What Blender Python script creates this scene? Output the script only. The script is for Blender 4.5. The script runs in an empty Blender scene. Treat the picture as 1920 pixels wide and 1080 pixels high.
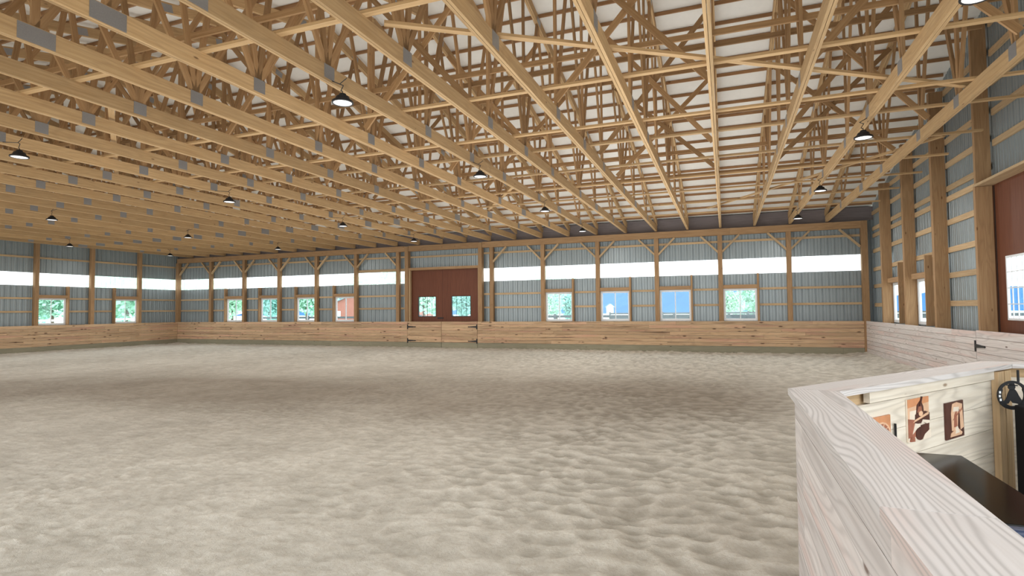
import bpy, math, random
import numpy as np
from mathutils import Vector, Matrix

random.seed(7)
rng = np.random.default_rng(11)
C = bpy.context.scene.collection

# ------------------------------------------------------------------ dimensions (metres)
D, XL, XR = 23.5, -29.487, 4.73          # arena faces of the kick walls
YN = -1.6                                # near eave
BAY = 2.44
HK = 1.228                               # kick wall height
CB, CT = 3.07, 3.66                      # clear strip bottom / top
BB, BT = 4.605, 4.86                     # eave beam
ZC, CH = 4.90, 0.215                     # bottom chord underside and depth
RIDGE = (23.6 + YN - .2) / 2 + .0        # about 10.9
YE = 23.6
def U(y):                                # underside of the top chord
    return 5.20 + .25 * ((YE - y) if y > RIDGE else (y - (2 * RIDGE - YE)))
TCH = .19
def roofz(y): return U(y) + TCH + .10

# ------------------------------------------------------------------ mesh builder
class MB:
    def __init__(s):
        s.v, s.f, s.uv, s.m = [], [], [], []
        s.mi = 0
        s.new()
    def new(s):
        s.off = 100.0 * random.randint(1, 600) + 40
        s.off2 = random.uniform(0, 50)
    def face(s, pts, uvs=None):
        b = len(s.v); s.v += [tuple(p) for p in pts]
        s.f.append(tuple(range(b, b + len(pts))))
        if uvs is None: uvs = [(p[0], p[2]) for p in pts]
        s.uv += [(u + s.off, w + s.off2) for u, w in uvs]; s.m.append(s.mi)
    def frame_box(s, o, ax, ay, az, sx, sy, sz):
        """box centred at o; ax is the grain direction"""
        s.new()
        o = Vector(o); X, Y, Z = Vector(ax) * (sx / 2), Vector(ay) * (sy / 2), Vector(az) * (sz / 2)
        b = len(s.v)
        cs = [(i, j, k) for i in (-1, 1) for j in (-1, 1) for k in (-1, 1)]
        s.v += [tuple(o + X * i + Y * j + Z * k) for i, j, k in cs]
        idx = {c: b + n for n, c in enumerate(cs)}
        def q(*c):
            s.f.append(tuple(idx[k] for k in c)); s.m.append(s.mi)
            for i, j, k in c:
                fixed = [len({t[a] for t in c}) == 1 for a in range(3)]
                if fixed[0]: p = (j * sy / 2, k * sz / 2)
                elif fixed[1]: p = (i * sx / 2, k * sz / 2 + sy)
                else: p = (i * sx / 2, j * sy / 2)
                s.uv.append((p[0] + s.off, p[1] + s.off2))
        q((1,-1,-1),(1,1,-1),(1,1,1),(1,-1,1)); q((-1,1,-1),(-1,-1,-1),(-1,-1,1),(-1,1,1))
        q((1,1,-1),(-1,1,-1),(-1,1,1),(1,1,1)); q((-1,-1,-1),(1,-1,-1),(1,-1,1),(-1,-1,1))
        q((-1,-1,1),(1,-1,1),(1,1,1),(-1,1,1)); q((-1,1,-1),(1,1,-1),(1,-1,-1),(-1,-1,-1))
        return s
    def box(s, x0, x1, y0, y1, z0, z1):
        d = [abs(x1 - x0), abs(y1 - y0), abs(z1 - z0)]
        o = ((x0 + x1) / 2, (y0 + y1) / 2, (z0 + z1) / 2)
        a = d.index(max(d)); e = [(1,0,0),(0,1,0),(0,0,1)]
        r = [a, (a + 1) % 3, (a + 2) % 3]
        return s.frame_box(o, e[r[0]], e[r[1]], e[r[2]], d[r[0]], d[r[1]], d[r[2]])
    def bar(s, p0, p1, w, h, side=(1, 0, 0)):
        """w is the size along 'side', h the size across it"""
        p0, p1 = Vector(p0), Vector(p1); a = (p1 - p0); L = a.length; a.normalize()
        t = Vector(side); t = (t - a * t.dot(a)).normalized(); n = a.cross(t)
        return s.frame_box((p0 + p1) / 2, a, t, n, L, w, h)
    def prism(s, poly, h0, h1, fr=None):
        """polygon (2-D, counter-clockwise) extruded h0..h1; fr maps (x,y,h) to 3-D"""
        s.new()
        fr = fr or (lambda x, y, h: (x, y, h))
        n = len(poly)
        s.face([fr(x, y, h1) for x, y in poly], [(x, y) for x, y in poly])
        s.face([fr(x, y, h0) for x, y in reversed(poly)], [(x, y) for x, y in reversed(poly)])
        for i in range(n):
            (a, b), (c, d) = poly[i], poly[(i + 1) % n]
            l = math.hypot(c - a, d - b)
            s.face([fr(a, b, h0), fr(c, d, h0), fr(c, d, h1), fr(a, b, h1)], [(0, h0), (l, h0), (l, h1), (0, h1)])
        return s
    def lathe(s, prof, o=(0, 0, 0), n=24):
        ox, oy, oz = o
        for (r0, z0), (r1, z1) in zip(prof, prof[1:]):
            for i in range(n):
                a, b = 2 * math.pi * i / n, 2 * math.pi * (i + 1) / n
                P = lambda r, t, z: (ox + r * math.cos(t), oy + r * math.sin(t), oz + z)
                if r0 < 1e-6 and r1 < 1e-6: continue
                if r0 < 1e-6: s.face([P(0, 0, z0), P(r1, b, z1), P(r1, a, z1)][::-1])
                elif r1 < 1e-6: s.face([P(r0, a, z0), P(r0, b, z0), P(0, 0, z1)])
                else: s.face([P(r0, a, z0), P(r0, b, z0), P(r1, b, z1), P(r1, a, z1)])
        return s
    def tube(s, pts, r, n=8):
        for p, q in zip(pts, pts[1:]):
            p, q = Vector(p), Vector(q); a = (q - p).normalized()
            t = a.orthogonal().normalized(); b = a.cross(t)
            R = lambda k: (t * math.cos(2 * math.pi * k / n) + b * math.sin(2 * math.pi * k / n)) * r
            for k in range(n):
                s.face([p + R(k), p + R(k + 1), q + R(k + 1), q + R(k)])
        return s
    def mesh(s, name, mats, smooth=False):
        me = bpy.data.meshes.new(name)
        me.from_pydata(s.v, [], s.f)
        ul = me.uv_layers.new(name='UVMap')
        ul.data.foreach_set('uv', np.array(s.uv, dtype=np.float32).ravel())
        for m in (mats if isinstance(mats, (list, tuple)) else [mats]): me.materials.append(m)
        me.polygons.foreach_set('material_index', np.array(s.m, dtype=np.int32))
        if smooth: me.polygons.foreach_set('use_smooth', np.ones(len(s.f), dtype=bool))
        me.update()
        return me
    def build(s, name, mats, parent=None, loc=None, smooth=False):
        o = bpy.data.objects.new(name, s.mesh(name, mats, smooth))
        C.objects.link(o)
        if loc: o.location = loc
        if parent: o.parent = parent
        return o

def tag(o, label, cat, group=None, kind=None):
    o['label'] = label; o['category'] = cat
    if group: o['group'] = group
    if kind: o['kind'] = kind
    return o
def empty(name, loc=(0, 0, 0)):
    o = bpy.data.objects.new(name, None); o.location = loc; o.empty_display_size = .2
    C.objects.link(o); return o
def copy_tree(o, parent=None):
    c = o.copy(); C.objects.link(c); c.parent = parent
    for ch in o.children: copy_tree(ch, c)
    return c
ORD = ['first','second','third','fourth','fifth','sixth','seventh','eighth','ninth','tenth','eleventh','twelfth','thirteenth',
       'fourteenth','fifteenth','sixteenth','seventeenth','eighteenth','nineteenth','twentieth','twenty-first','twenty-second','twenty-third',
       'twenty-fourth','twenty-fifth','twenty-sixth','twenty-seventh','twenty-eighth','twenty-ninth','thirtieth']

# ------------------------------------------------------------------ materials
class NT:
    def __init__(s, name):
        s.mat = bpy.data.materials.new(name); s.mat.use_nodes = True
        s.t = s.mat.node_tree; s.t.nodes.clear()
        s.out = s.n('ShaderNodeOutputMaterial')
    def n(s, typ, **kw):
        x = s.t.nodes.new(typ)
        for k, v in kw.items(): setattr(x, k, v)
        return x
    def l(s, a, b): s.t.links.new(a, b)
    def put(s, sock, v):
        if hasattr(v, 'links'): s.l(v, sock)
        else: sock.default_value = v
    def math(s, op, a, b=None, c=None, clamp=False):
        x = s.n('ShaderNodeMath', operation=op, use_clamp=clamp)
        for i, v in enumerate((a, b, c)):
            if v is not None: s.put(x.inputs[i], v)
        return x.outputs[0]
    def mix(s, f, a, b, mode='MIX'):
        x = s.n('ShaderNodeMix', data_type='RGBA', blend_type=mode)
        s.put(x.inputs[0], f); s.put(x.inputs[6], a); s.put(x.inputs[7], b)
        return x.outputs[2]
    def ramp(s, f, a, b):
        x = s.n('ShaderNodeMapRange', clamp=True); s.put(x.inputs[0], f)
        x.inputs[1].default_value = a; x.inputs[2].default_value = b
        return x.outputs[0]
    def scale(s, v, sc):
        x = s.n('ShaderNodeVectorMath', operation='MULTIPLY'); s.put(x.inputs[0], v); x.inputs[1].default_value = sc
        return x.outputs[0]
    def noise(s, v, sc=1, detail=2, rough=.5, dist=0):
        x = s.n('ShaderNodeTexNoise'); s.put(x.inputs['Vector'], v)
        x.inputs['Scale'].default_value = sc; x.inputs['Detail'].default_value = detail
        x.inputs['Roughness'].default_value = rough; x.inputs['Distortion'].default_value = dist
        return x.outputs['Fac']
    def bsdf(s, col, rough=.7, metal=0, spec=.3, bump=None, bstr=.3, bdist=.01, emit=None, estr=0):
        b = s.n('ShaderNodeBsdfPrincipled')
        s.put(b.inputs['Base Color'], col); s.put(b.inputs['Roughness'], rough); b.inputs['Metallic'].default_value = metal
        b.inputs['Specular IOR Level'].default_value = spec
        if emit: b.inputs['Emission Color'].default_value = emit; b.inputs['Emission Strength'].default_value = estr
        if bump is not None:
            k = s.n('ShaderNodeBump'); k.inputs['Strength'].default_value = bstr; k.inputs['Distance'].default_value = bdist
            s.l(bump, k.inputs['Height']); s.l(k.outputs[0], b.inputs['Normal'])
        s.l(b.outputs[0], s.out.inputs[0]); return b

def c4(r, g, b): return (r, g, b, 1)
def plain(name, col, rough=.6, metal=0, spec=.3, emit=None, estr=0, grain=.12, gs=30):
    t = NT(name); g = t.n('ShaderNodeNewGeometry').outputs['Position']
    f = t.noise(g, gs, 3)
    lo = c4(*[max(0, k * (1 - grain)) for k in col]); hi = c4(*[k * (1 + grain) for k in col])
    t.bsdf(t.mix(f, lo, hi), rough, metal, spec, emit=emit, estr=estr)
    return t.mat

def wood(name, c1, c2, dark, ring=.35, knots=.5, tint=.22, rough=.72, ringscale=55, pink=None, vs=1.0, kr=.13, wamp=46, crack=0):
    t = NT(name)
    uv = t.n('ShaderNodeUVMap', uv_map='UVMap').outputs[0]
    sep = t.n('ShaderNodeSeparateXYZ'); t.l(uv, sep.inputs[0])
    cell = t.math('FLOOR', t.math('DIVIDE', sep.outputs[0], 100.0))
    oi = t.n('ShaderNodeObjectInfo').outputs['Random']
    wn = t.n('ShaderNodeTexWhiteNoise', noise_dimensions='1D'); t.l(t.math('ADD', cell, t.math('MULTIPLY', oi, 7.3)), wn.inputs['W'])
    rnd = wn.outputs['Value']
    # shift per board so that shared meshes differ
    comb = t.n('ShaderNodeCombineXYZ')
    t.l(t.math('ADD', t.math('MODULO', sep.outputs[0], 100.0), t.math('MULTIPLY', rnd, 91.0)), comb.inputs[0])
    t.l(sep.outputs[1], comb.inputs[1]); t.l(t.math('MULTIPLY', rnd, 40.0), comb.inputs[2])
    p = comb.outputs[0]
    streak = t.noise(t.scale(p, (1.6, 34 * vs, 1)), 1, 4, .6)
    warp = t.noise(t.scale(p, (.75, 5.5 * vs, 1)), 1, 1, .4, .3)
    sp = t.n('ShaderNodeSeparateXYZ'); t.l(p, sp.inputs[0])
    ringv = t.math('SINE', t.math('ADD', t.math('MULTIPLY', sp.outputs[1], ringscale), t.math('MULTIPLY', warp, wamp)))
    ringf = t.math('POWER', t.math('MULTIPLY_ADD', ringv, .5, .5), 2.5)
    vo = t.n('ShaderNodeTexVoronoi'); t.l(t.scale(p, (2.6, 7.5, 1)), vo.inputs['Vector']); vo.inputs['Scale'].default_value = 1
    wn2 = t.n('ShaderNodeTexWhiteNoise', noise_dimensions='3D'); t.l(vo.outputs['Color'], wn2.inputs['Vector'])
    has = t.math('LESS_THAN', wn2.outputs['Value'], knots)
    kf = t.math('MULTIPLY', t.math('SUBTRACT', 1.0, t.ramp(vo.outputs['Distance'], kr * .45, kr)), has)
    col = t.mix(t.ramp(streak, .3, .7), c4(*c1), c4(*c2))
    if pink:
        pf = t.ramp(t.noise(t.scale(p, (.5, 6, 1)), 1, 1), .52, .72)
        col = t.mix(t.math('MULTIPLY', pf, .8), col, c4(*pink))
    mid = [(a * .45 + b * .55) * .8 for a, b in zip(dark, c1)]
    col = t.mix(t.math('MULTIPLY', ringf, ring), col, c4(*mid))
    tv = t.n('ShaderNodeHueSaturation'); t.l(col, tv.inputs['Color'])
    t.l(t.math('MULTIPLY_ADD', rnd, 2 * tint, 1 - tint), tv.inputs['Value'])
    col = t.mix(t.math('MULTIPLY', kf, .85), tv.outputs[0], c4(*dark))
    if crack:
        cf = t.ramp(t.noise(t.scale(p, (.55, 26, 1)), 1, 1, .4), .66, .72)
        col = t.mix(t.math('MULTIPLY', cf, crack), col, c4(*dark))
    t.bsdf(col, rough, 0, .25, bump=streak, bstr=.25, bdist=.004)
    return t.mat

W_TRUSS = wood('truss_timber', (.58, .39, .205), (.455, .285, .135), (.15, .075, .035), ring=.22, knots=.22, tint=.16)
W_WEB = wood('web_timber', (.44, .27, .135), (.33, .185, .08), (.12, .06, .03), ring=.2, knots=.2, tint=.22)
W_PURLIN = wood('purlin_timber', (.42, .24, .12), (.30, .155, .07), (.10, .05, .02), ring=.2, knots=.2, tint=.18)
W_POST = wood('post_timber', (.42, .265, .14), (.32, .185, .09), (.11, .045, .018), ring=.3, knots=.4, tint=.1, ringscale=40)
W_GIRT = wood('girt_timber', (.58, .42, .25), (.46, .31, .17), (.15, .08, .035), ring=.2, knots=.3, tint=.15)
W_KICK = wood('kick_board_pine', (.66, .47, .30), (.52, .345, .20), (.07, .028, .015), ring=.3, knots=.42, tint=.15, kr=.25, crack=.75, pink=(.60, .34, .24))
W_KICKP = wood('lit_board_pine', (.76, .72, .70), (.66, .60, .575), (.14, .075, .05), ring=.35, knots=.4, tint=.10, kr=.16, ringscale=120, pink=(.70, .55, .51))  # strong near-side light on right wall and booth planks put into the paler colour
W_TREAT = wood('treated_skirt_board', (.34, .31, .22), (.25, .235, .165), (.07, .05, .03), ring=.2, knots=.3, tint=.12)
W_CAP = wood('rail_cap_pine', (.70, .67, .66), (.62, .58, .56), (.17, .125, .10), ring=.55, knots=.0, tint=.04, ringscale=330, wamp=80, pink=(.66, .53, .49))
W_PANEL = wood('booth_panel_pine', (.80, .74, .64), (.70, .62, .51), (.25, .16, .09), ring=.4, knots=.2, tint=.06, ringscale=60)
W_DOOR = wood('red_brown_door', (.165, .058, .03), (.12, .038, .019), (.06, .02, .01), ring=.1, knots=.02, tint=.04, rough=.5)

SIDING = (lambda: (lambda t: (t.bsdf(t.mix(t.noise(t.scale(t.n('ShaderNodeNewGeometry').outputs['Position'], (3, 3, .6)), 2, 4), c4(.245, .285, .30), c4(.325, .365, .375)), .34, .25, .5), t.mat)[1])(NT('galvanised_siding')))()
PLATE = plain('galvanised_plate', (.34, .34, .345), .45, .55, .5, gs=60)
WHITE_ROOF = plain('white_roof_insulation', (.84, .81, .75), .85, 0, .1, grain=.04, gs=8)
BLACK = plain('black_metal', (.012, .012, .014), .45, 0, .4)
BLACKM = plain('matte_black', (.006, .006, .008), .8, 0, .15)
GLOSS = plain('gloss_black_top', (.008, .008, .007), .10, 0, .18, grain=.3)
VINYL = plain('white_vinyl', (.80, .82, .84), .4, 0, .4, grain=.03)
LENS = plain('lamp_lens', (.9, .9, .9), .5, 0, .2, emit=(1, .98, .94, 1), estr=1.0)
NAVY = plain('navy_cover', (.02, .035, .085), .4, 0, .5)
STUD = plain('pewter_stud', (.35, .40, .48), .3, .6, .5)

def glass(name, tint, refl, diff=0.0):
    t = NT(name)
    tr = t.n('ShaderNodeBsdfTransparent'); tr.inputs[0].default_value = c4(*tint)
    gl = t.n('ShaderNodeBsdfGlossy'); gl.inputs['Roughness'].default_value = .04
    m = t.n('ShaderNodeMixShader'); m.inputs[0].default_value = refl
    t.l(tr.outputs[0], m.inputs[1]); t.l(gl.outputs[0], m.inputs[2]); last = m.outputs[0]
    if diff:
        d = t.n('ShaderNodeBsdfTranslucent'); d.inputs[0].default_value = c4(.9, .93, .93)
        k = t.n('ShaderNodeMixShader'); k.inputs[0].default_value = diff
        t.l(last, k.inputs[1]); t.l(d.outputs[0], k.inputs[2]); last = k.outputs[0]
    t.l(last, t.out.inputs[0]); return t.mat
GLASS = glass('window_glass', (.93, .97, .98), .04)
CLEAR = glass('clear_ribbed_panel', (.93, .97, .97), .05, .38)

# ------------------------------------------------------------------ camera
F, PIT, ROL, YAW = 1055.3, .0387, -.0094, .3618
def cam_dir(x, y, w):
    c, s = math.cos(ROL), math.sin(ROL); x, y = c * x - s * y, s * x + c * y
    c, s = math.cos(PIT), math.sin(PIT); fw, z = c * w - s * y, s * w + c * y
    c, s = math.cos(YAW), math.sin(YAW)
    return Vector((c * x - s * fw, s * x + c * fw, z))
cd = bpy.data.cameras.new('camera'); cam = bpy.data.objects.new('camera', cd); C.objects.link(cam)
cd.sensor_width = 36; cd.lens = F / 1920 * 36; cd.clip_start = .05; cd.clip_end = 2000
R = Matrix((cam_dir(1, 0, 0), cam_dir(0, 1, 0), -cam_dir(0, 0, 1))).transposed().to_4x4()
cam.matrix_world = Matrix.Translation((0, 0, 1.747)) @ R
bpy.context.scene.camera = cam

# ------------------------------------------------------------------ corrugated sheets
PROF = [(0, 0), (.075, 0), (.085, .010), (.105, .010), (.115, 0), (.178, 0), (.192, .026), (.212, .026), (.2286, 0)]
def sheet(mb, axis, plane, a0, a1, z0, z1, out=1, ztop=None):
    """ribbed sheet along axis ('x' or 'y') in the plane; ztop(a) gives a raked top"""
    mb.new()
    pts = []
    k = math.floor(a0 / .2286) - 1
    while k * .2286 < a1:
        for d, h in PROF[:-1]:
            a = k * .2286 + d
            if a0 < a < a1: pts.append((a, h))
        k += 1
    pts = [(a0, 0)] + pts + [(a1, 0)]
    P = (lambda a, h, z: (a, plane + out * h, z)) if axis == 'x' else (lambda a, h, z: (plane + out * h, a, z))
    for (a, h), (b, g) in zip(pts, pts[1:]):
        ta, tb = (ztop(a), ztop(b)) if ztop else (z1, z1)
        mb.face([P(a, h, z0), P(b, g, z0), P(b, g, tb), P(a, h, ta)])

# ------------------------------------------------------------------ far wall
DL, DR = -14.21, -10.55                       # door opening
lposts = [XL + BAY * i for i in range(1, 7)]  # -27.05 .. -14.85
rposts = [XR - BAY * i for i in range(6, 0, -1)]   # -9.91 .. 2.29
SY = D + .26                                  # siding plane
wins_left = [(p - .09 - 1.24, p - .09, p) for p in lposts[1:5]]
wins_right = [(p + .09, p + .09 + 1.22, p) for p in rposts[1:5]]
WZ0, WZ1 = HK + .01, 2.49
mb = MB()
holes = sorted([(a, b) for a, b, _ in wins_left + wins_right])
x = XL - .32
for a, b in holes + [(None, None)]:
    for lo, hi in ([(x, a)] if a is not None else [(x, XR + .42)]):
        if lo < DL < hi:
            sheet(mb, 'x', SY, lo, DL, 0, CB); sheet(mb, 'x', SY, DR, hi, 0, CB)
        else:
            sheet(mb, 'x', SY, lo, hi, -.3, CB)
    if a is not None:
        sheet(mb, 'x', SY, a, b, 0, WZ0); sheet(mb, 'x', SY, a, b, WZ1, CB)
        x = b
sheet(mb, 'x', SY, XL - .32, XR + .42, CT, 4.9)
sheet(mb, 'x', SY + .002, DL - .25, DL, CB, CT); sheet(mb, 'x', SY + .002, DR, DR + .1, CB, CT); sheet(mb, 'x', SY + .002, XR, XR + .42, CB, CT)
tag(mb.build('wall_far', SIDING), 'grey ribbed metal siding of the long far wall', 'wall', kind='structure')

m = MB(); m.box(XL - .3, XR + .4, SY - .005, SY + .03, BT + .035, 5.40); m.box(XL - .3, XR + .4, SY + .04, SY + .5, 5.34, 5.37)  # shade under the eave is put into this band's dark colour
tag(m.build('trim_1', wood('heel_shade_board', (.27, .235, .235), (.20, .17, .17), (.05, .04, .04), ring=.1, knots=.05)), 'shade-darkened board band between truss heels above the far eave beam', 'trim', kind='structure')

# clear strip panels, one per bay
wn = [0]
def window_name():
    wn[0] += 1; return 'window_%d' % wn[0]
far_edges_l = [XL - .2] + lposts + [DL - .02]
far_edges_r = [DR + .1] + rposts + [XR]
for edges, side in ((far_edges_l, 'left'), (far_edges_r, 'right')):
    n = len(edges) - 1
    for i in range(n):
        mb = MB(); sheet(mb, 'x', SY + .004, edges[i], edges[i + 1], CB - .03, CT + .03)
        k = n - 1 - i if side == 'left' else i
        tag(mb.build(window_name(), CLEAR),
            'bright clear strip panel in far wall, %s bay %s of the double doors' % (ORD[k], side), 'window',
            'clear strip panels', 'structure')

# far wall posts, beam, braces
def post_far(x, w=.17, z1=BB, y0=D + .035, dep=.165):
    return MB().box(x - w / 2, x + w / 2, y0, y0 + dep, 0, z1)
for side, ps in (('left', list(reversed(lposts))), ('right', rposts)):
    for i, x in enumerate(ps):
        o = post_far(x).build('wall_post', W_POST)
        tag(o, 'square timber wall post on far wall, %s post %s of the double doors' % (ORD[i], side), 'post', 'far wall posts')
for x, s in ((XL - .09, 'left'), (XR + .03, 'right')):
    tag(MB().box(x - .1, x + .1, D - .02 if s == 'right' else D - .0, D + .2, 0, BB if s == 'left' else BT).build('corner_post', W_POST), 'timber corner post where far and %s walls meet' % s, 'post')
for x, s in ((DL - .1, 'left'), (DR + .11, 'right')):
    tag(MB().box(x - .09, x + .09, D - .03, D + .2, HK + .003, BT - .02).build('door_post', W_POST),
        'tall timber post framing the %s side of the far double doors' % s, 'post', 'far door posts')
beams = [(XL - .1, DL - .2, 'left of the double doors'), (DL - .008, DR + .018, 'above the double doors'), (DR + .205, .22, 'just right of the double doors'), (.225, XR + .1, 'at far right corner')]
for a, b, s in beams:
    mb = MB(); mb.box(a, b, D, D + .075, BB, BT); mb.box(a, b, D + .12, D + .195, BB, BT)
    tag(mb.build('eave_beam', W_POST), 'long timber eave beam along top of far wall, section ' + s, 'beam', 'far eave beam')
def knee(x, s):
    mb = MB(); mb.bar((x + s * .06, D + .09, 3.93), (x + s * .72, D + .09, BB - .005), .09, .07, side=(0, 1, 0)); return mb
def kneethings(x, sides, where):
    for s in sides:
        tag(knee(x, s).build('knee_brace', W_GIRT), 'diagonal knee brace on %s side of %s' % ('right' if s > 0 else 'left', where), 'brace', 'knee braces under eave beam')
for i, x in enumerate(reversed(lposts)):
    kneethings(x, (-1,) if i == 0 else (-1, 1), 'the far wall post %s left of the doors' % ORD[i])
for i, x in enumerate(rposts):
    kneethings(x, (1,) if i == 0 else (-1, 1), 'the far wall post %s right of the doors' % ORD[i])
kneethings(XL - .03, (1,), 'the far left corner post')
kneethings(XR - .03, (-1,), 'the far right corner post')

# girts of the far wall
GY0, GY1 = D + .203, D + .243
rows = [(1.865, 'lower'), (2.48, 'middle'), (4.36, 'upper')]
def girt_far(a, b, z, label, h=.085):
    tag(MB().box(a, b, GY0, GY1, z - h / 2, z + h / 2).build('wall_girt', W_GIRT), label, 'girt', 'far wall girts')
for edges, side, wins in ((far_edges_l, 'left', wins_left), (far_edges_r, 'right', wins_right)):
    n = len(edges) - 1
    for i in range(n):
        a, b = edges[i] + .002, edges[i + 1] - .002
        k = n - 1 - i if side == 'left' else i
        w = [q for q in wins if a < (q[0] + q[1]) / 2 < b]
        for z, nm in rows:
            lo, hi = a, b
            if w and z < 2.6:
                if side == 'left': hi = w[0][0] - .09
                else: lo = w[0][1] + .09
            girt_far(lo, hi, z, '%s wall girt in the %s far wall bay %s of the doors' % (nm, ORD[k], side))
girt_far(lposts[4], DL - .02, 3.74, 'girt board over clear strip just left of the double doors', .12)
girt_far(DL - .0, DR + .0, 4.33, 'girt across the siding above the double doors')

# windows
def slider(a, b, axis, plane, inward, jamb_at, label, studside):
    """white two-pane sliding window; axis 'x' on far wall, 'y' on side walls; inward = sign of the room direction"""
    o = empty(window_name(), ((a + b) / 2, plane, WZ0) if axis == 'x' else (plane, (a + b) / 2, WZ0))
    tag(o, label, 'window', 'sliding windows', 'structure')
    ox, oy, oz = o.location
    def bx(m, a0, a1, d0, d1, z0, z1):
        p0, p1 = plane + inward * d0, plane + inward * d1
        p0, p1 = min(p0, p1), max(p0, p1)
        if axis == 'x': m.box(a0 - ox, a1 - ox, p0 - oy, p1 - oy, z0 - oz, z1 - oz)
        else: m.box(p0 - ox, p1 - ox, a0 - oy, a1 - oy, z0 - oz, z1 - oz)
    m = MB(); t = .05
    bx(m, a, a + t, -.03, .05, WZ0, WZ1); bx(m, b - t, b, -.03, .05, WZ0, WZ1)
    bx(m, a + t, b - t, -.03, .05, WZ0, WZ0 + .06); bx(m, a + t, b - t, -.03, .05, WZ1 - t, WZ1)
    fr = m.build('window_frame', VINYL, o)
    c = (a + b) / 2
    for lo, hi, d in ((a + t, c + .02, 0), (c - .02, b - t, .02)):
        m = MB(); s = .028
        bx(m, lo, lo + s, d - .012, d + .012, WZ0 + .06, WZ1 - t); bx(m, hi - s, hi, d - .012, d + .012, WZ0 + .06, WZ1 - t)
        bx(m, lo + s, hi - s, d - .012, d + .012, WZ0 + .06, WZ0 + .06 + s); bx(m, lo + s, hi - s, d - .012, d + .012, WZ1 - t - s, WZ1 - t)
        sa = m.build('sash', VINYL, o)
        m = MB(); bx(m, lo + s, hi - s, d - .003, d + .003, WZ0 + .06 + s, WZ1 - t - s)
        m.build('pane', GLASS, sa)
    m = MB()
    if studside > 0: bx(m, b + .004, b + .07, .02, .20, HK, CB)
    else: bx(m, a - .07, a - .004, .02, .20, HK, CB)
    m.build('window_stud', W_POST, o)
    m = MB()
    if studside > 0: bx(m, a, b, .02, .19, WZ1 + .005, WZ1 + .15)
    else: bx(m, a, b, .02, .19, WZ1 + .005, WZ1 + .15)
    m.build('window_header', W_POST, o)
    return o
for i, (a, b, p) in enumerate(reversed(wins_left)):
    slider(a, b, 'x', SY - .01, -1, p, 'white sliding window in far wall, %s window left of the double doors' % ORD[i], -1)
for i, (a, b, p) in enumerate(wins_right):
    slider(a, b, 'x', SY - .01, -1, p, 'white sliding window in far wall, %s window right of the double doors' % ORD[i], 1)

# far double doors
door = tag(empty('door_1', ((DL + DR) / 2, D + .24, 0)), 'red-brown sliding double doors in the far wall with two small windows', 'door', kind='structure')
dx, dy = door.location.x, door.location.y
mid = (DL + DR) / 2 - .12
def leaf(a, b, wa, wb, zc):
    m = MB()
    y0, y1 = -.02, .03; z0, z1 = -.25, 3.70; w0, w1 = 1.45, 2.42
    m.box(a - dx, wa - dx, y0, y1, z0, z1); m.box(wb - dx, b - dx, y0, y1, z0, z1)
    m.box(wa - dx, wb - dx, y0, y1, z0, w0); m.box(wa - dx, wb - dx, y0, y1, w1, z1)
    l = m.build('door_leaf', W_DOOR, door)
    m = MB(); f = .025
    m.box(wa - dx, wa + f - dx, y0 - .012, y1, w0, w1); m.box(wb - f - dx, wb - dx, y0 - .012, y1, w0, w1)
    m.box(wa + f - dx, wb - f - dx, y0 - .012, y1, w0, w0 + f); m.box(wa + f - dx, wb - f - dx, y0 - .012, y1, w1 - f, w1)
    for k in range(1, 4):
        x = wa + (wb - wa) * k / 4; m.box(x - .005 - dx, x + .005 - dx, -.005, .012, w0 + f, w1 - f)
    m.build('window_frame', BLACK, l)
    m = MB(); m.box(wa + .01 - dx, wb - .01 - dx, .014, .019, w0 + .01, w1 - .01); m.build('pane', GLASS, l)
    return l
leaf(DL - .08, mid - .004, -13.80, -12.83, 0); l2 = leaf(mid + .004, DR + .08, -12.02, -11.02, 0)
m = MB(); m.box(mid - .25 - dx, mid + .05 - dx, -.045, -.021, 1.36, 1.42); m.build('door_latch', BLACK, door)
m = MB(); m.box(DL - .004 - dx, DR + .014 - dx, -.25, -.06, 3.68, 3.80); m.build('door_header', W_POST, door)
m = MB(); m.box(DL - .008 - dx, DL + .06 - dx, -.20, -.06, 0, 3.68); m.build('door_jamb', W_GIRT, door)
m = MB(); m.box(DR - .03 - dx, DR + .018 - dx, -.20, -.06, 0, 3.68); m.build('door_jamb', W_GIRT, door)

# kick walls: planks of random length, laid in courses
def planks(m, axis, plane, a0, a1, z0, z1, n, th=.035, out=1, lmin=2.44, lmax=4.88):
    h = (z1 - z0) / n
    for r in range(n):
        a = a0 - random.uniform(0, 2.4) if a1 - a0 > 4 else a0
        while a < a1 - .01:
            L = random.choice([lmin, 3.66, lmax]); lo, hi = max(a, a0), min(a + L, a1)
            if a1 - a0 <= 4: hi = a1
            if hi - lo > .02:
                p0, p1 = sorted((plane, plane + out * (th - random.uniform(0, .003))))
                za, zb = z0 + r * h + .0035, z0 + (r + 1) * h - .0035
                if axis == 'x': m.box(lo + .001, hi - .001, p0, p1, za, zb)
                else: m.box(p0, p1, lo + .001, hi - .001, za, zb)
            a += L if a1 - a0 > 4 else 99
SK = .255
GLx0, GLx1 = DL - .06, DR - .06
for a, b, s in ((XL, GLx0 - .01, 'left of its gates'), (GLx1 + .01, XR, 'right of its gates')):
    m = MB(); planks(m, 'x', D, a, b, SK, HK, 7)
    tag(m.build('kick_wall', W_KICK), 'tan knotty plank kick wall under far wall posts, run ' + s, 'kick wall')
    m = MB(); planks(m, 'x', D - .004, a, b, -.1, SK, 1, th=.04)
    tag(m.build('baseboard_far_' + s.split()[0], W_TREAT), 'grey-green treated skirt board at foot of far kick wall, ' + s, 'skirt board', kind='structure')
m = MB(); planks(m, 'y', XL, YN, D, SK, HK, 7, out=-1)
tag(m.build('kick_wall', W_KICK), 'tan knotty plank kick wall along the left gable wall', 'kick wall')
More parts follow.
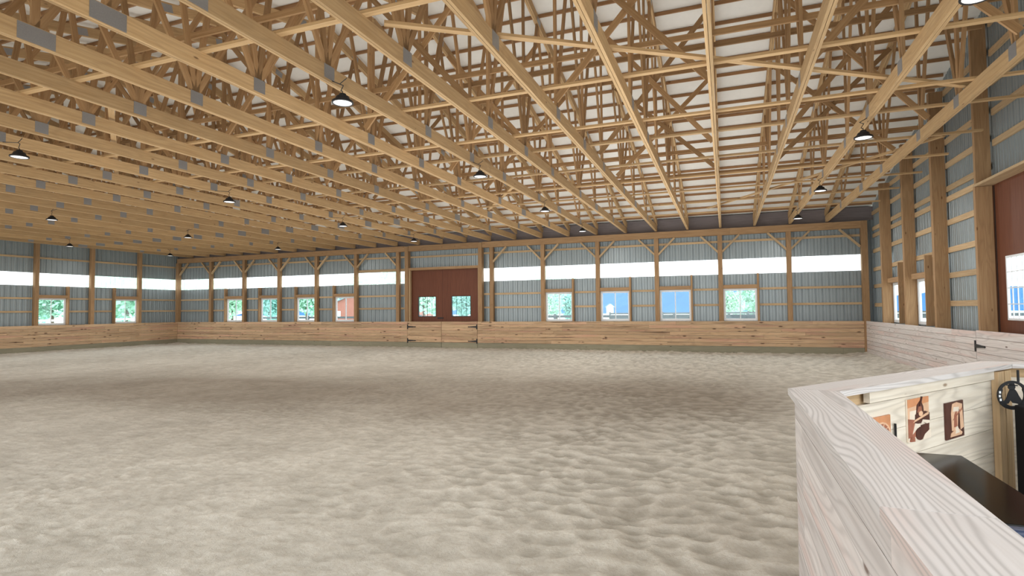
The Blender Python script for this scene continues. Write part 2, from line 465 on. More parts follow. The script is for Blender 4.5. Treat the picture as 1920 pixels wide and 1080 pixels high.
m = MB(); planks(m, 'y', XL + .004, YN, D, -.1, SK, 1, th=.04, out=-1)
tag(m.build('baseboard_left', W_TREAT), 'grey-green treated skirt board at foot of left kick wall', 'skirt board', kind='structure')
GY = 14.02
m = MB(); planks(m, 'y', XR, GY, D, SK, HK, 7)
tag(m.build('kick_wall', W_KICKP), 'pale whitish plank kick wall along the right gable wall, beyond its gate', 'kick wall')
m = MB(); planks(m, 'y', XR - .004, GY, D, -.1, SK, 1, th=.04)
tag(m.build('baseboard_right', W_KICKP), 'pale skirt board at foot of right kick wall', 'skirt board', kind='structure')
m = MB(); planks(m, 'y', XR, 7.0, 10.3, 0, HK + .04, 8)
tag(m.build('kick_wall', W_KICKP), 'pale plank kick wall on right gable wall between its gate and the booth', 'kick wall')

# gates
def hinge(m, x, y, z, sx, sy, L=.40):
    """black strap hinge: butt plate and a tapering strap pointing along (sx,sy)"""
    nx, ny = (0, -1) if sx else (-1, 0)
    def fr(a, b, h):   # a along the strap, b up, h out of the gate
        return (x + sx * a + nx * h, y + sy * a + ny * h, z + b)
    q = [(-.05, -.11), (.0, -.11), (.0, -.04), (L * .85, -.018), (L, -.022), (L + .03, 0), (L, .022), (L * .85, .018), (0, .04), (0, .11), (-.05, .11)]
    if sx * -ny + sy * nx < 0: pass
    m.prism(q, .001, .016, fr)
gate_c = (GLx0 + GLx1) / 2
for a, b, s, sd in ((GLx0, gate_c - .008, 'left', 1), (gate_c + .008, GLx1, 'right', -1)):
    g = tag(empty('arena_gate', (a if sd > 0 else b, D - .01, 0)), 'plank arena gate leaf below far double doors, %s leaf with black strap hinges' % s, 'gate', 'far arena gate leaves')
    gx, gy, gz = g.location
    m = MB(); m2 = MB()
    planks(m, 'x', 0, a - gx, b - gx, SK + .01, HK, 7); planks(m2, 'x', 0, a - gx, b - gx, -.08, SK, 1)
    m.build('board_panel', W_KICK, g); m2.build('skirt_board', W_TREAT, g)
    for z in (.98, .33):
        m = MB(); hinge(m, sd * .04 if sd > 0 else -.04, 0, z, sd, 0); m.build('strap_hinge', BLACK, g)
g = tag(empty('arena_gate', (XR, GY - .01, 0)), 'pale plank arena gate in right kick wall with a black strap hinge', 'gate')
m = MB(); planks(m, 'y', 0, -3.6, -.01, .05, HK + .02, 8, lmin=4.88, lmax=4.88); m.build('board_panel', W_KICKP, g)
for z in (.93, .30):
    m = MB(); hinge(m, 0, .0, z, 0, -1, .42); m.build('strap_hinge', BLACK, g)

# ------------------------------------------------------------------ left gable wall
LX = XL - .26
m = MB()
lwin = [(16.52, 17.74), (20.02, 21.24)]
lp = [23.74 - BAY * i for i in range(1, 11)]
y = YN
for a, b in lwin + [(None, None)]:
    sheet(m, 'y', LX, y, a if a is not None else D + .26, 0, CB, -1)
    if a is not None:
        sheet(m, 'y', LX, a, b, 0, WZ0, -1); sheet(m, 'y', LX, a, b, WZ1, CB, -1); y = b
sheet(m, 'y', LX, YN, RIDGE, CT, 0, -1, roofz); sheet(m, 'y', LX, RIDGE, D + .26, CT, 0, -1, roofz)
tag(m.build('wall_left', SIDING), 'grey ribbed metal siding of the left gable wall', 'wall', kind='structure')
edges = [YN] + sorted(lp) + [D + .26]
edges = [e for e in edges if e >= YN]
NB = len(edges) - 1
for i in range(NB):
    m = MB(); sheet(m, 'y', LX - .004, edges[i], edges[i + 1], CB - .03, CT + .03, -1)
    tag(m.build(window_name(), CLEAR), 'bright clear ribbed strip panel in left gable wall, %s bay from far corner' % ORD[NB - 1 - i], 'window', 'clear strip panels', 'structure')
for i, y in enumerate(lp):
    if y < 8: continue
    m = MB(); m.box(XL - .20, XL - .035, y - .085, y + .085, 0, U(y) - .02)
    tag(m.build('wall_post', W_POST), 'square timber post on left gable wall, %s from the far left corner' % ORD[i], 'post', 'left wall posts')
for i in range(NB):
    a, b = edges[i] + .002, edges[i + 1] - .002; k = NB - 1 - i
    if b < 8: continue
    for z, nm in rows:
        lo, hi = a, b
        for wa, wb in lwin:
            if a < (wa + wb) / 2 < b and z < 2.6:
                if wa - a < .3: lo = wb + .09
                else: hi = wa - .09
        m = MB(); m.box(XL - .243, XL - .203, lo, hi, z - .042, z + .042)
        tag(m.build('wall_girt', W_GIRT), '%s girt on left gable wall, %s bay from the far corner' % (nm, ORD[k]), 'girt', 'left wall girts')
slider(16.52, 17.74, 'y', LX + .01, 1, 0, 'white sliding window in left gable wall, nearer the camera', 1)
slider(20.02, 21.24, 'y', LX + .01, 1, 0, 'white sliding window in left gable wall, nearer the far corner', -1)

# ------------------------------------------------------------------ right gable wall
RX = XR + .37
rp = [21.3, 18.86, 16.42]
rwin = [(18.96, 20.12), (16.53, 17.72)]
rwins = [(20.02 - .0, 21.19), (17.58, 18.74)]
JY = 13.98                                    # far edge of the door jamb
m = MB()
y = JY
for a, b in sorted(rwins) + [(None, None)]:
    sheet(m, 'y', RX, y, a if a is not None else D + .26, 0, CB, 1)
    if a is not None:
        sheet(m, 'y', RX, a, b, 0, WZ0, 1); sheet(m, 'y', RX, a, b, WZ1, CB, 1); y = b
sheet(m, 'y', RX, JY, D + .26, CB, 0, 1, roofz)
sheet(m, 'y', RX, RIDGE, JY, 4.0, 0, 1, roofz); sheet(m, 'y', RX, 9.5, RIDGE, 4.0, 0, 1, roofz)
sheet(m, 'y', RX, 4.0, 9.5, 0, 0, 1, roofz)
tag(m.build('wall_right', SIDING), 'grey ribbed metal siding of the right gable wall', 'wall', kind='structure')
for i, y in enumerate(rp):
    m = MB()
    for k in range(3): m.box(XR + .036, XR + .316, y - .075 + k * .05, y - .027 + k * .05, 0, U(y) - .03)
    tag(m.build('wall_post', W_POST), 'tall laminated timber post on right gable wall, %s from the far right corner' % ORD[i], 'post', 'right wall posts')
slider(rwins[0][0], rwins[0][1], 'y', RX - .01, -1, 0, 'white sliding window in right gable wall, nearer the far corner', -1)
slider(rwins[1][0], rwins[1][1], 'y', RX - .01, -1, 0, 'white sliding window in right gable wall, nearer the red-brown door', -1)
rr = [1.80, 2.47, 3.08, 3.74, 4.30, 4.55, 5.12, 5.70, 6.30, 6.90, 7.50]
redge = [D + .2] + rp + [JY]
for i in range(4):
    hi, lo = redge[i] - .002, redge[i + 1] + .002
    for j, z in enumerate(rr):
        a, b = lo, hi
        if z > U(lo) - .1: continue
        for wa, wb in rwins:
            if a < (wa + wb) / 2 < b and z < 2.6: b = min(b, wa - .09)
        if z > U(b) - .05: b = YE - (z + .05 - 5.2) / .25
        m = MB(); m.box(XR + .32, XR + .36, a, b, z - .065, z + .065)
        tag(m.build('wall_girt', W_GIRT), 'horizontal girt on right gable wall, %s row up, %s bay from far corner' % (ORD[j], ORD[i]), 'girt', 'right wall girts')
for j, z in enumerate((4.98, 5.60, 6.20, 6.80, 7.40)):
    m = MB(); m.box(XR + .32, XR + .36, 9.6, JY - .19, z - .065, z + .065)
    tag(m.build('wall_girt', W_GIRT), 'horizontal girt on right gable wall above the red-brown door, %s row up' % ORD[j], 'girt', 'right wall girts')
# door jamb, header and door in the right wall
m = MB(); m.box(XR + .04, XR + .322, JY - .10, JY - .002, 0, 4.14)
tag(m.build('door_post', W_POST), 'broad knotty timber jamb post beside the red-brown door in right wall', 'post')
m = MB(); m.box(XR + .06, XR + .318, JY - .10, JY - .008, 4.20, U(JY) - .03)
tag(m.build('wall_post', W_POST), 'timber post rising above the right wall door jamb to the roof', 'post')
d2 = tag(empty('door_2', (XR + .345, 12, 0)), 'tall red-brown door with a gridded window in the right gable wall', 'door', kind='structure')
m = MB(); m.box(-.305, -.02, -3, JY - .004 - 12, 4.145, 4.195); m.build('door_header', W_GIRT, d2)
w0, w1, v0, v1 = 12.22 - 12, 13.45 - 12, 1.46, 2.69
m = MB(); q0, q1, ye = -.012, .015, JY - .02 - 12
m.box(q0, q1, -2.4, w0, -.2, 4.32); m.box(q0, q1, w1, ye, -.2, 4.32); m.box(q0, q1, w0, w1, -.2, v0); m.box(q0, q1, w0, w1, v1, 4.32)
lf = m.build('door_leaf', W_DOOR, d2)
m = MB(); m.box(-.018, -.0125, JY - .17 - 12, JY - .13 - 12, .02, 4.13); m.build('edge_strip', BLACK, lf)
m = MB()
a0, a1 = -.022, .015
m.box(a0, a1, w0, w0 + .04, v0, v1); m.box(a0, a1, w1 - .04, w1, v0, v1); m.box(a0, a1, w0 + .04, w1 - .04, v0, v0 + .04); m.box(a0, a1, w0 + .04, w1 - .04, v1 - .04, v1)
for k in range(1, 6): yy = w0 + (w1 - w0) * k / 6; m.box(-.014, .002, yy - .009, yy + .009, v0 + .04, v1 - .04)
for k in range(1, 4): zz = v0 + (v1 - v0) * k / 4; m.box(-.016, .004, w0 + .04, w1 - .04, zz - .009, zz + .009)
m.build('window_grid', VINYL, lf)
m = MB(); m.box(.006, .010, w0 + .01, w1 - .01, v0 + .01, v1 - .01); m.build('pane', GLASS, lf)

# ------------------------------------------------------------------ roof
m = MB()
for x0, x1 in ((LX - .3, RX + .3),):
    for ya, yb in ((RIDGE, YE + .45), (2 * RIDGE - YE - .45, RIDGE)):
        m.face([(x0, ya, roofz(ya)), (x1, ya, roofz(ya)), (x1, yb, roofz(yb)), (x0, yb, roofz(yb))])
        m.face([(x0, ya, roofz(ya) + .03), (x1, ya, roofz(ya) + .03), (x1, yb, roofz(yb) + .03), (x0, yb, roofz(yb) + .03)])
tag(m.build('ceiling', WHITE_ROOF), 'white insulated underside of the gable roof above the trusses', 'ceiling', kind='structure')
PX0, PX1 = XL - .2, XR + .3
slope = math.atan(.25)
for side in (0, 1):
    k = 0
    y = YE - .1
    while y > RIDGE + .1:
        yy = y if side == 0 else 2 * RIDGE - y
        z = U(yy) + TCH + .047
        m = MB(); m.box(PX0, PX1, yy - .019, yy + .019, z - .026, z + .045)
        tag(m.build('roof_purlin', W_PURLIN), 'long thin roof purlin above trusses, %s up from the %s eave' % (ORD[k], 'far' if side == 0 else 'near'), 'purlin', 'roof purlins')
        y -= .61; k += 1

# trusses
NX0 = -.116; SP = 1.235
half = [20.6, 17.7, 15.56, 12.8]
nodes = half + [2 * RIDGE - h for h in reversed(half)]
allb = half + [RIDGE] + [2 * RIDGE - h for h in reversed(half)]
YN2 = 2 * RIDGE - YE
tr = empty('roof_truss', (0, RIDGE, ZC))
oy, oz = RIDGE, ZC
m = MB()
for s in (-1, 1): m.box(s * .022 - .019, s * .022 + .019, YN2 - .05 - oy, YE + .05 - oy, 0, CH)
m.build('bottom_chord', W_TRUSS, tr)
for e in (YE + .35, YN2 - .35):
    m = MB()
    for s in (-1, 1):
        m.bar((s * .022, e - oy, U(e) + TCH / 2 - oz), (s * .022, 0, U(RIDGE) + TCH / 2 - oz), .038, TCH)
    m.build('top_chord', W_TRUSS, tr)
def web(y0, y1, w=.13):
    m = MB(); m.bar((0, y0 - oy, CH * .75), (0, y1 - oy, U(y1) + .06 - oz), .040, w); m.build('web', W_WEB, tr)
tops = [22.2] + [(a + b) / 2 for a, b in zip(allb, allb[1:])] + [YN2 + 1.4]
for i, b in enumerate(allb):
    fan = i in (2, 6)
    web(b, b + (.0 if not fan else .35), .089)
    if fan: web(b, b - .35, .089)
    if b > RIDGE + .1 or fan or b == RIDGE: web(b, tops[i + 1], .089)
    if b < RIDGE - .1 or fan or b == RIDGE: web(b, tops[i], .089)
def plate(y, z, w, h, tilt=0):
    m = MB()
    a = Vector((0, math.cos(tilt), math.sin(tilt)))
    m.frame_box((0, y - oy, z - oz), a, (1, 0, 0), (0, -math.sin(tilt), math.cos(tilt)), w, .088, h); m.build('metal_plate', PLATE, tr)
for b in allb:
    big = abs(b - 17.7) < .1 or abs(b - (2 * RIDGE - 17.7)) < .1
    plate(b, ZC + CH / 2 + (0 if big else .02), .40 if big else .21, .20 if big else .19)
for t_ in tops[1:-1]:
    plate(t_, U(t_) + .08, .24, .15, -slope if t_ > RIDGE else slope)
NT_ = 0
xs = [NX0 + SP * i for i in range(3, -24, -1)]
for i, x in enumerate(xs):
    o = tr if i == 0 else copy_tree(tr)
    o.location.x = x
    tag(o, 'timber roof truss with metal plates spanning the arena, %s from right gable wall' % ORD[i], 'truss', 'roof trusses')

# long braces lying over the bottom chords
zb = ZC + CH + .021
lat = [8.15, 10.2, 11.35, 13.3, 15.1, 16.9, 18.9, 21.0, 5.3, 3.0]
for i, y in enumerate(sorted(lat, reverse=True)):
    m = MB(); m.box(XL - .03, XR - .0, y - .045, y + .045, zb - .019, zb + .019)
    tag(m.build('lateral_brace', W_TRUSS), 'straight lateral brace board across truss bottom chords, %s back from far wall' % ORD[i], 'brace', 'lateral brace boards')
dg = [((-3.73, 5.63), (3.67, 10.68)), ((4.2, 13.6), (-.5, 20.4)), ((-5.2, 14.2), (-10.2, 21.6)), ((-9.5, 6.3), (-16.5, 11.2)), ((-14.5, 15.2), (-18.5, 20.8)), ((-20.5, 8.0), (-27.0, 12.5))]
for i, ((a, b), (c, d)) in enumerate(dg):
    m = MB(); m.bar((a, b, zb + .041), (c, d, zb + .041), .09, .038, side=Vector((b - d, c - a, 0)).normalized())
    where = ['passing right of the near lamps', 'by the far right corner', 'left of the far lamps near middle', 'above the middle of the arena', 'toward far left lamps', 'toward left gable wall'][i]
    tag(m.build('diagonal_brace', W_TRUSS), 'long diagonal brace board lying flat across truss bottoms, ' + where, 'brace', 'diagonal brace boards')
# braces along the webs, mid height, and sway braces between trusses
for i, (y, f) in enumerate([(17.7, .5), (15.56, .45), (12.8, .36), (12.8, .7), (RIDGE, .5), (9.0, .36), (6.24, .5)]):
    z = ZC + (U(y) - ZC) * f
    m = MB(); m.box(XL + .1, XR - .1, y + .05, y + .088, z - .045, z + .045)
    tag(m.build('web_brace', W_WEB), 'dark board along truss webs above the chords, %s back from far wall' % ORD[i], 'brace', 'web brace boards')
n = 0
for j, y in enumerate((14.4, 12.2, 8.75)):
    for k in range(0, 24, 3):
        xa, xb = xs[k] - .05, xs[min(k + 2, 26)] + .05
        for s, (p, q) in enumerate(((xa, xb), (xb, xa))):
            m = MB(); yy = y + s * .05
            m.bar((p, yy, ZC + CH + .06), (q, yy, U(y) - .05), .038, .10, side=(0, 1, 0))
            tag(m.build('sway_brace', W_WEB), 'sway brace in %s truss-bracing row from far wall, %s from right wall, rising %s' % (ORD[j], ORD[k // 3], 'left' if s == 0 else 'right'), 'brace', 'sway braces')

# ------------------------------------------------------------------ lamps
def lamp():
    o = empty('high_bay_lamp', (0, 0, 0))
    m = MB(); m.lathe([(.0, .125), (.045, .125), (.055, .095), (.085, .085), (.105, .04), (.142, .022), (.146, .0), (.142, -.006), (.126, -.006), (.122, .004)])
    m.build('housing', BLACK, o, smooth=False)
    m = MB(); m.lathe([(.124, .0), (.06, -.001), (0, -.001)]); 
    m.build('lens', LENS, o)
    m = MB(); m.tube([(0, 0, .12), (0, 0, .16), (-.03, 0, .17), (.012, 0, .24), (-.05, 0, .27)], .006, 6); m.build('cord', BLACK, o)
    return o
proto = lamp()
first = True
for i, X in enumerate((2.25, -4.84, -11.92, -19.02, -25.85)):
    for j, Y in enumerate((20.15, 15.55, 10.93, 6.3, 1.65)):
        if j == 4 : continue
        o = proto if first else copy_tree(proto); first = False
        o.location = (X, Y, 4.60)
        # short hanger up to the nearest truss
        xi = min(xs, key=lambda q: abs(q - X))
        sgn = 1 if xi < X else -1
        ld = bpy.data.lights.new('lamp_light', 'AREA'); ld.shape = 'DISK'; ld.size = .23; ld.energy = 55; ld.color = (1, .98, .95)
        lo_ = bpy.data.objects.new('lamp_light', ld); C.objects.link(lo_); lo_.location = (X, Y, 4.585)
        h = MB(); h.tube([(-.05, 0, .27), (xi - X + sgn * .035, 0, .335)], .006, 6); h.build('hanger', BLACK, o)
        tag(o, 'black high-bay lamp, %s lamp row from right wall, %s from far wall' % (ORD[i], ORD[j]), 'lamp', 'high-bay lamps')

# ------------------------------------------------------------------ booth with capped rail
CZ = 1.22; CTH = .038
A0 = Vector((.368, 4.08)); B0 = Vector((.652, 4.016))
d = Vector((.602, .799)); nrm = Vector((.799, -.602))
E0 = Vector((2.386, 6.317))
far2 = lambda s: A0 + d * s
P3 = far2(3.02)
def cap(poly, name, label):
    m = MB(); a = Vector(poly[1]) - Vector(poly[0]); L = a.length; a.normalize(); b = Vector((-a.y, a.x)); o = Vector(poly[0])
    q = [((Vector(p) - o).dot(a), (Vector(p) - o).dot(b)) for p in poly]
    m.prism(q, CZ - CTH, CZ, lambda u, v, h: (o.x + a.x * u + b.x * v, o.y + a.y * u + b.y * v, h))
    ob = m.build(name, W_CAP)
    bv = ob.modifiers.new('bevel', 'BEVEL'); bv.width = .004; bv.segments = 2
    return tag(ob, label, 'rail cap')
cap([(.62, -1.5), (.62, 1.744), (.368, 1.75), (.368, -1.5)], 'rail_cap_board', 'pale grained cap board on booth rail nearest the camera')
cap([(.62, 1.746), (.652, 4.016), (.368, 4.078), (.368, 1.752)], 'rail_cap_board', 'weathered cap board with wavy grain on the long booth rail, ending at the mitred corner')
e2 = Vector((2.42, 6.355))
cap([(.655, 4.018), (2.388, 6.318), (2.26, 6.59), (.371, 4.081)], 'rail_cap_board', 'greyish cap board on the slanting booth rail above the three pictures')
cap([(2.391, 6.318), (4.72, 6.44), (4.72, 6.70), (2.262, 6.592)], 'rail_cap_board', 'cap board on the booth rail running to right gable wall')

# booth walls: arena planks outside, panel boards inside
def wall_run(p, q, face_out, face_in, label, zi=1, inner=True):
    """planked wall between plan points p and q; outward normal to the left of p->q"""
    p, q = Vector(p), Vector(q); a = (q - p); L = a.length; a.normalize(); b = Vector((-a.y, a.x))
    o = tag(empty('booth_wall', (p.x, p.y, 0)), label, 'booth wall')
    def run(m, off, th, z0, z1, n, lmin):
        h = (z1 - z0) / n
        for r in range(n):
            s = 0.0
            while s < L - .01:
                ln = lmin if r % 2 == 0 or s > 0 else lmin * .6
                e = min(L, s + ln)
                c = a * ((s + e) / 2) + b * off
                m.frame_box((c.x, c.y, z0 + (r + .5) * h), (a.x, a.y, 0), (b.x, b.y, 0), (0, 0, 1), e - s - .002, th - random.uniform(0, .002), h - .003)
                s = e
    m = MB(); run(m, -.02, .036, SK, CZ - CTH - .002, 7, 3.2); m.build('board_panel', face_out, o)
    m = MB(); run(m, -.018, .036, -.05, SK, 1, 4.0); m.build('skirt_board', face_out, o)
    m = MB(); run(m, -.08, .06, 0.0, CZ - CTH - .002, 1, 9); m.build('frame_core', W_GIRT, o)
    if inner:
        m = MB(); run(m, -.13, .03, .05, CZ - CTH - .09, 5, 9); m.build('inner_panel', face_in, o)
    return o
wall_run((.40, -1.4), (.40, 4.05), W_KICKP, W_PANEL, 'pale plank booth wall facing the arena under the long cap board')
o2 = wall_run(far2(.045) + nrm * .068, far2(2.94) + nrm * .068, W_KICKP, W_PANEL, 'slanting booth wall carrying three pictures on its inner side')
wall_run((2.30, 6.56), (4.70, 6.67), W_KICKP, W_PANEL, 'booth wall running from the slanting rail to right gable wall')
# apron board under the slanting cap
m = MB()
for s0, s1 in ((.42, 2.55),):
    p = B0 + d * s0 - nrm * .045; q = B0 + d * s1 - nrm * .045
    m.bar((p.x, p.y, CZ - CTH - .042), (q.x, q.y, CZ - CTH - .042), .04, .075, side=(nrm.x, nrm.y, 0))
tag(m.build('apron_board', W_PANEL), 'narrow apron strip tucked under the slanting cap board', 'apron board')
# post at the bend
m = MB()
c = B0 + d * 2.62 - nrm * .024
m.frame_box((c.x, c.y, .58), (0, 0, 1), (d.x, d.y, 0), (nrm.x, nrm.y, 0), 1.18, .13, .05)
c = B0 + d * 2.765 - nrm * .02
m.frame_box((c.x, c.y, .58), (0, 0, 1), (d.x, d.y, 0), (nrm.x, nrm.y, 0), 1.18, .14, .05)
tag(m.build('booth_post', W_GIRT), 'brown timber post inside the booth at bend of the rail', 'post')

# pictures on the slanting wall: inner face at distance
inner_off = .265 - .265   # along nrm from the near cap edge
def onwall(s, z, h):      # s along the wall from B0, h out of the wall toward the booth
    f = A0 + d * (s) + nrm * (.068 + .13 + .016 + h)
    return (f.x, f.y, z)
# s on this face: shift between A0 and B0 along d
SH = (B0 - A0).dot(d)
SEPIA = plain('print_sepia', (.60, .27, .13), .5, gs=9, grain=.35)
TAN = plain('print_tan', (.72, .46, .30), .5, gs=12, grain=.25)
UMBER = plain('print_umber', (.09, .035, .025), .5, gs=14, grain=.4)
CREAM = plain('print_cream', (.80, .70, .58), .5, gs=12, grain=.2)
RUST = plain('print_rust', (.34, .13, .08), .5, gs=14, grain=.4)
PM = [UMBER, SEPIA, TAN, CREAM, RUST]
def picture(s0, s1, z0, z1, bg, shapes, label):
    m = MB(); m.mi = bg
    S0, S1 = s0 + SH, s1 + SH
    fr = lambda u, v, h: onwall(S0 + (S1 - S0) * u, z0 + (z1 - z0) * v, h)
    m.prism([(0, 0), (0, 1), (1, 1), (1, 0)], .0005, .012, fr)
    for n, (mi, poly) in enumerate(shapes):
        m.mi = mi; m.prism(poly, .0125, .013 + .0006 * n, fr)
    return tag(m.build('picture_print', PM), label, 'picture', 'sepia pictures on the booth wall')
def ell(cx, cy, rx, ry, n=18, a0=0, a1=2 * math.pi):
    return [(cx + rx * math.cos(a0 + (a1 - a0) * k / n), cy + ry * math.sin(a0 + (a1 - a0) * k / n)) for k in range(n + (0 if a1 - a0 > 6.2 else 1))]
wheel = [(0, [(0, .0), (0, .75), (.36, 1), (.36, .6), (.2, 0)]), (0, [(.2, 0), (1, 0), (1, .12), (.2, .2)]), (2, ell(.66, .38, .32, .42)), (4, ell(.66, .38, .27, .36))]
for k in range(10):
    a = 2 * math.pi * k / 10; c, s = math.cos(a), math.sin(a)
    wheel.append((2, [(.66 - s * .012, .38 + c * .014), (.66 + c * .29 - s * .012, .38 + s * .38 + c * .014), (.66 + c * .29 + s * .012, .38 + s * .38 - c * .014), (.66 + s * .012, .38 - c * .014)]))
wheel.append((3, ell(.66, .38, .06, .08)))
picture(.335, .722, .80, .995, 1, wheel, 'sepia print of a wagon wheel, partly hidden behind the rail cap')
saddle = [(2, [(0, .5), (0, 1), (1, 1), (1, .55)]), (1, [(0, .8), (0, 1), (1, 1), (1, .86)]), (3, [(.08, .5), (.1, .72), (.4, .72), (.42, .5)]), (4, [(0, .1), (0, .55), (.3, .5), (.35, .1)]),
          (0, [(.36, .62), (.42, .84), (.6, .95), (.72, .78), (.74, .6)]), (4, [(.42, .66), (.5, .8), (.62, .8), (.66, .64)]), (0, [(.3, .40), (.32, .62), (.8, .66), (1, .6), (1, .38)]),
          (2, ell(.58, .62, .10, .06)), (2, [(.22, .44), (.3, .50), (.95, .63), (.95, .57)]), (3, [(.18, .18), (.3, .42), (.52, .38), (.6, .12), (.4, .3)]), (3, [(.55, .36), (.66, .47), (.98, .42), (.97, .3), (.72, .4)]),
          (0, ell(.52, .16, .2, .16)), (0, [(.5, .1), (.55, .34), (.95, .36), (.92, .12)]), (3, [(.6, 0), (.72, .12), (1, .22), (1, 0)]), (4, [(.05, .02), (.1, .12), (.25, .1), (.25, .0)]), (0, [(.50, .8), (.62, 1.02), (.66, 1.02), (.56, .8)])]
picture(.975, 1.312, .765, 1.072, 3, saddle, 'sepia print of a leather saddle, middle of the three pictures')
boots = [(2, [(.3, .22), (.28, .7), (.36, .95), (.62, .98), (.72, .86), (.66, .5), (.62, .2)]), (4, [(.42, .3), (.44, .62), (.6, .8), (.6, .3)]), (2, [(.45, .88), (.6, .98), (.92, .9), (.88, .72)]), (3, [(.38, .74), (.42, .86), (.72, .84), (.7, .72)]),
         (2, [(.78, .2), (.76, .8), (.9, .85), (.96, .25)]), (4, [(.36, .5), (.44, .55), (.9, .82), (.88, .74)]), (2, [(.2, .06), (.24, .16), (.42, .22), (.66, .24), (.86, .12), (.8, .05)]), (3, [(.46, .12), (.5, .3), (.6, .32), (.7, .14)]), (0, [(.3, .02), (.32, .06), (.9, .06), (.92, .02)])]
picture(1.60, 1.93, .70, .985, 0, boots, 'dark sepia print of cowboy boots and a hat, nearest the booth post')
m = MB()
p = onwall(.787 + SH, .86, .012)
m.frame_box(p, (0, 0, 1), (d.x, d.y, 0), (nrm.x, nrm.y, 0), .13, .012, .012)
m.frame_box((p[0], p[1], p[2] - .07), (0, 0, 1), (d.x, d.y, 0), (nrm.x, nrm.y, 0), .02, .020, .016)
tag(m.build('hook_rod', BLACK), 'thin black rod fixed on the booth wall between wheel and saddle prints', 'rod')

# horseshoe ornament hanging from the cap
hs = tag(empty('horseshoe_ornament', (2.255, 5.98, 1.185)), 'black iron horseshoe ornament with a kneeling figure, hanging from the rail cap', 'ornament')
face_d = Vector((-.354, .935)); fx = Vector((.935, .354))
fr = lambda u, v, h: (fx.x * u - face_d.x * h, fx.y * u - face_d.y * h, v)
m = MB(); cz = -.20; n = 40
for k in range(n):
    a0, a1 = 2 * math.pi * k / n, 2 * math.pi * (k + 1) / n
    ro, ri = .130, .100
    if 0 <= (a0 + .01) % (2 * math.pi): pass
    w = lambda a: .022 if math.sin(a) > .5 else .034
    P = lambda r, a: (r * math.cos(a), cz + r * .94 * math.sin(a))
    m.prism([P(ro, a0), P(ro, a1), P(ro - w(a1), a1), P(ro - w(a0), a0)], -.006, .006, fr)
m.build('horseshoe_ring', BLACK, hs)
m = MB()
for sx in (-1, 1):
    for a in (-.35, -.05, .25):
        r = .114; u = sx * r * math.cos(a); v = cz + r * .94 * math.sin(a)
        m.prism([(u - .008, v - .010), (u + .008, v - .010), (u + .008, v + .010), (u - .008, v + .010)], .0062, .0075, fr)
m.build('nail_hole', VINYL, hs)
m = MB()
m.prism([(-.085, -.115 + cz + .04), (-.04, -.115 + cz + .045), (-.02, cz - .04), (.0, cz - .065), (.03, cz - .07), (.075, cz - .085), (.08, cz - .05), (.055, cz - .01), (.035, cz + .03), (.02, cz + .05), (-.02, cz + .05), (-.04, cz + .01), (-.055, cz - .03), (-.075, cz - .05)], -.004, .004, fr)
m.prism(ell(-.005, cz + .07, .03, .028), -.004, .004, fr)
m.prism([(-.05, cz + .082), (.045, cz + .076), (.045, cz + .086), (.02, cz + .088), (.015, cz + .105), (-.02, cz + .106), (-.025, cz + .09), (-.05, cz + .092)], -.004, .004, fr)
m.build('figure_silhouette', BLACK, hs)
m = MB(); m.prism([(.045, -.09), (.062, -.09), (.062, .012), (.045, .012)], -.004, .004, fr); m.build('hanger_strap', BLACK, hs)

# black cabinet
cb = tag(empty('black_cabinet', (2.40, 5.72, 0)), 'tall matte black cabinet standing below the horseshoe ornament', 'cabinet')
m = MB(); m.box(-.20, .45, -.20, .10, .03, .93); q = m.build('body', BLACKM, cb); bv = q.modifiers.new('bevel', 'BEVEL'); bv.width = .012; bv.segments = 2
m = MB(); m.box(-.195, .445, -.235, -.204, .06, .92); q = m.build('door', BLACKM, cb)
m = MB(); m.tube([(.40, -.25, .55), (.40, -.25, .75)], .008); m.build('handle', BLACK, q)
for px_, py_ in ((-.17, -.15), (.40, -.15), (-.17, .07), (.40, .07)):
    m = MB(); m.lathe([(0, 0), (.022, 0), (.022, .03), (0, .03)], (px_, py_, 0), 12); m.build('foot', BLACK, cb)

# glossy black table
TZ = .88; tx0, tx1, ty0, ty1 = .70, 1.262, 2.815, 4.00
tb = tag(empty('black_table', ((tx0 + tx1) / 2, (ty0 + ty1) / 2, 0)), 'glossy black high table inside the booth, below the pictures', 'table')
lx, ly = (tx1 - tx0) / 2, (ty1 - ty0) / 2
m = MB(); m.box(-lx, lx, -ly, ly, TZ - .03, TZ); q = m.build('table_top', GLOSS, tb); bv = q.modifiers.new('bevel', 'BEVEL'); bv.width = .006; bv.segments = 2
m = MB()
for s in (-1, 1):
    m.box(-lx + .06, lx - .06, s * (ly - .05) - .01, s * (ly - .05) + .01, TZ - .11, TZ - .031); m.box(s * (lx - .05) - .01, s * (lx - .05) + .01, -ly + .06, ly - .06, TZ - .11, TZ - .031)
m.build('apron', BLACK, tb)
for sx in (-1, 1):
    for sy in (-1, 1):
        m = MB(); x, y = sx * (lx - .06), sy * (ly - .06); m.box(x - .025, x + .025, y - .025, y + .025, 0, TZ - .031); m.build('leg', BLACK, tb)
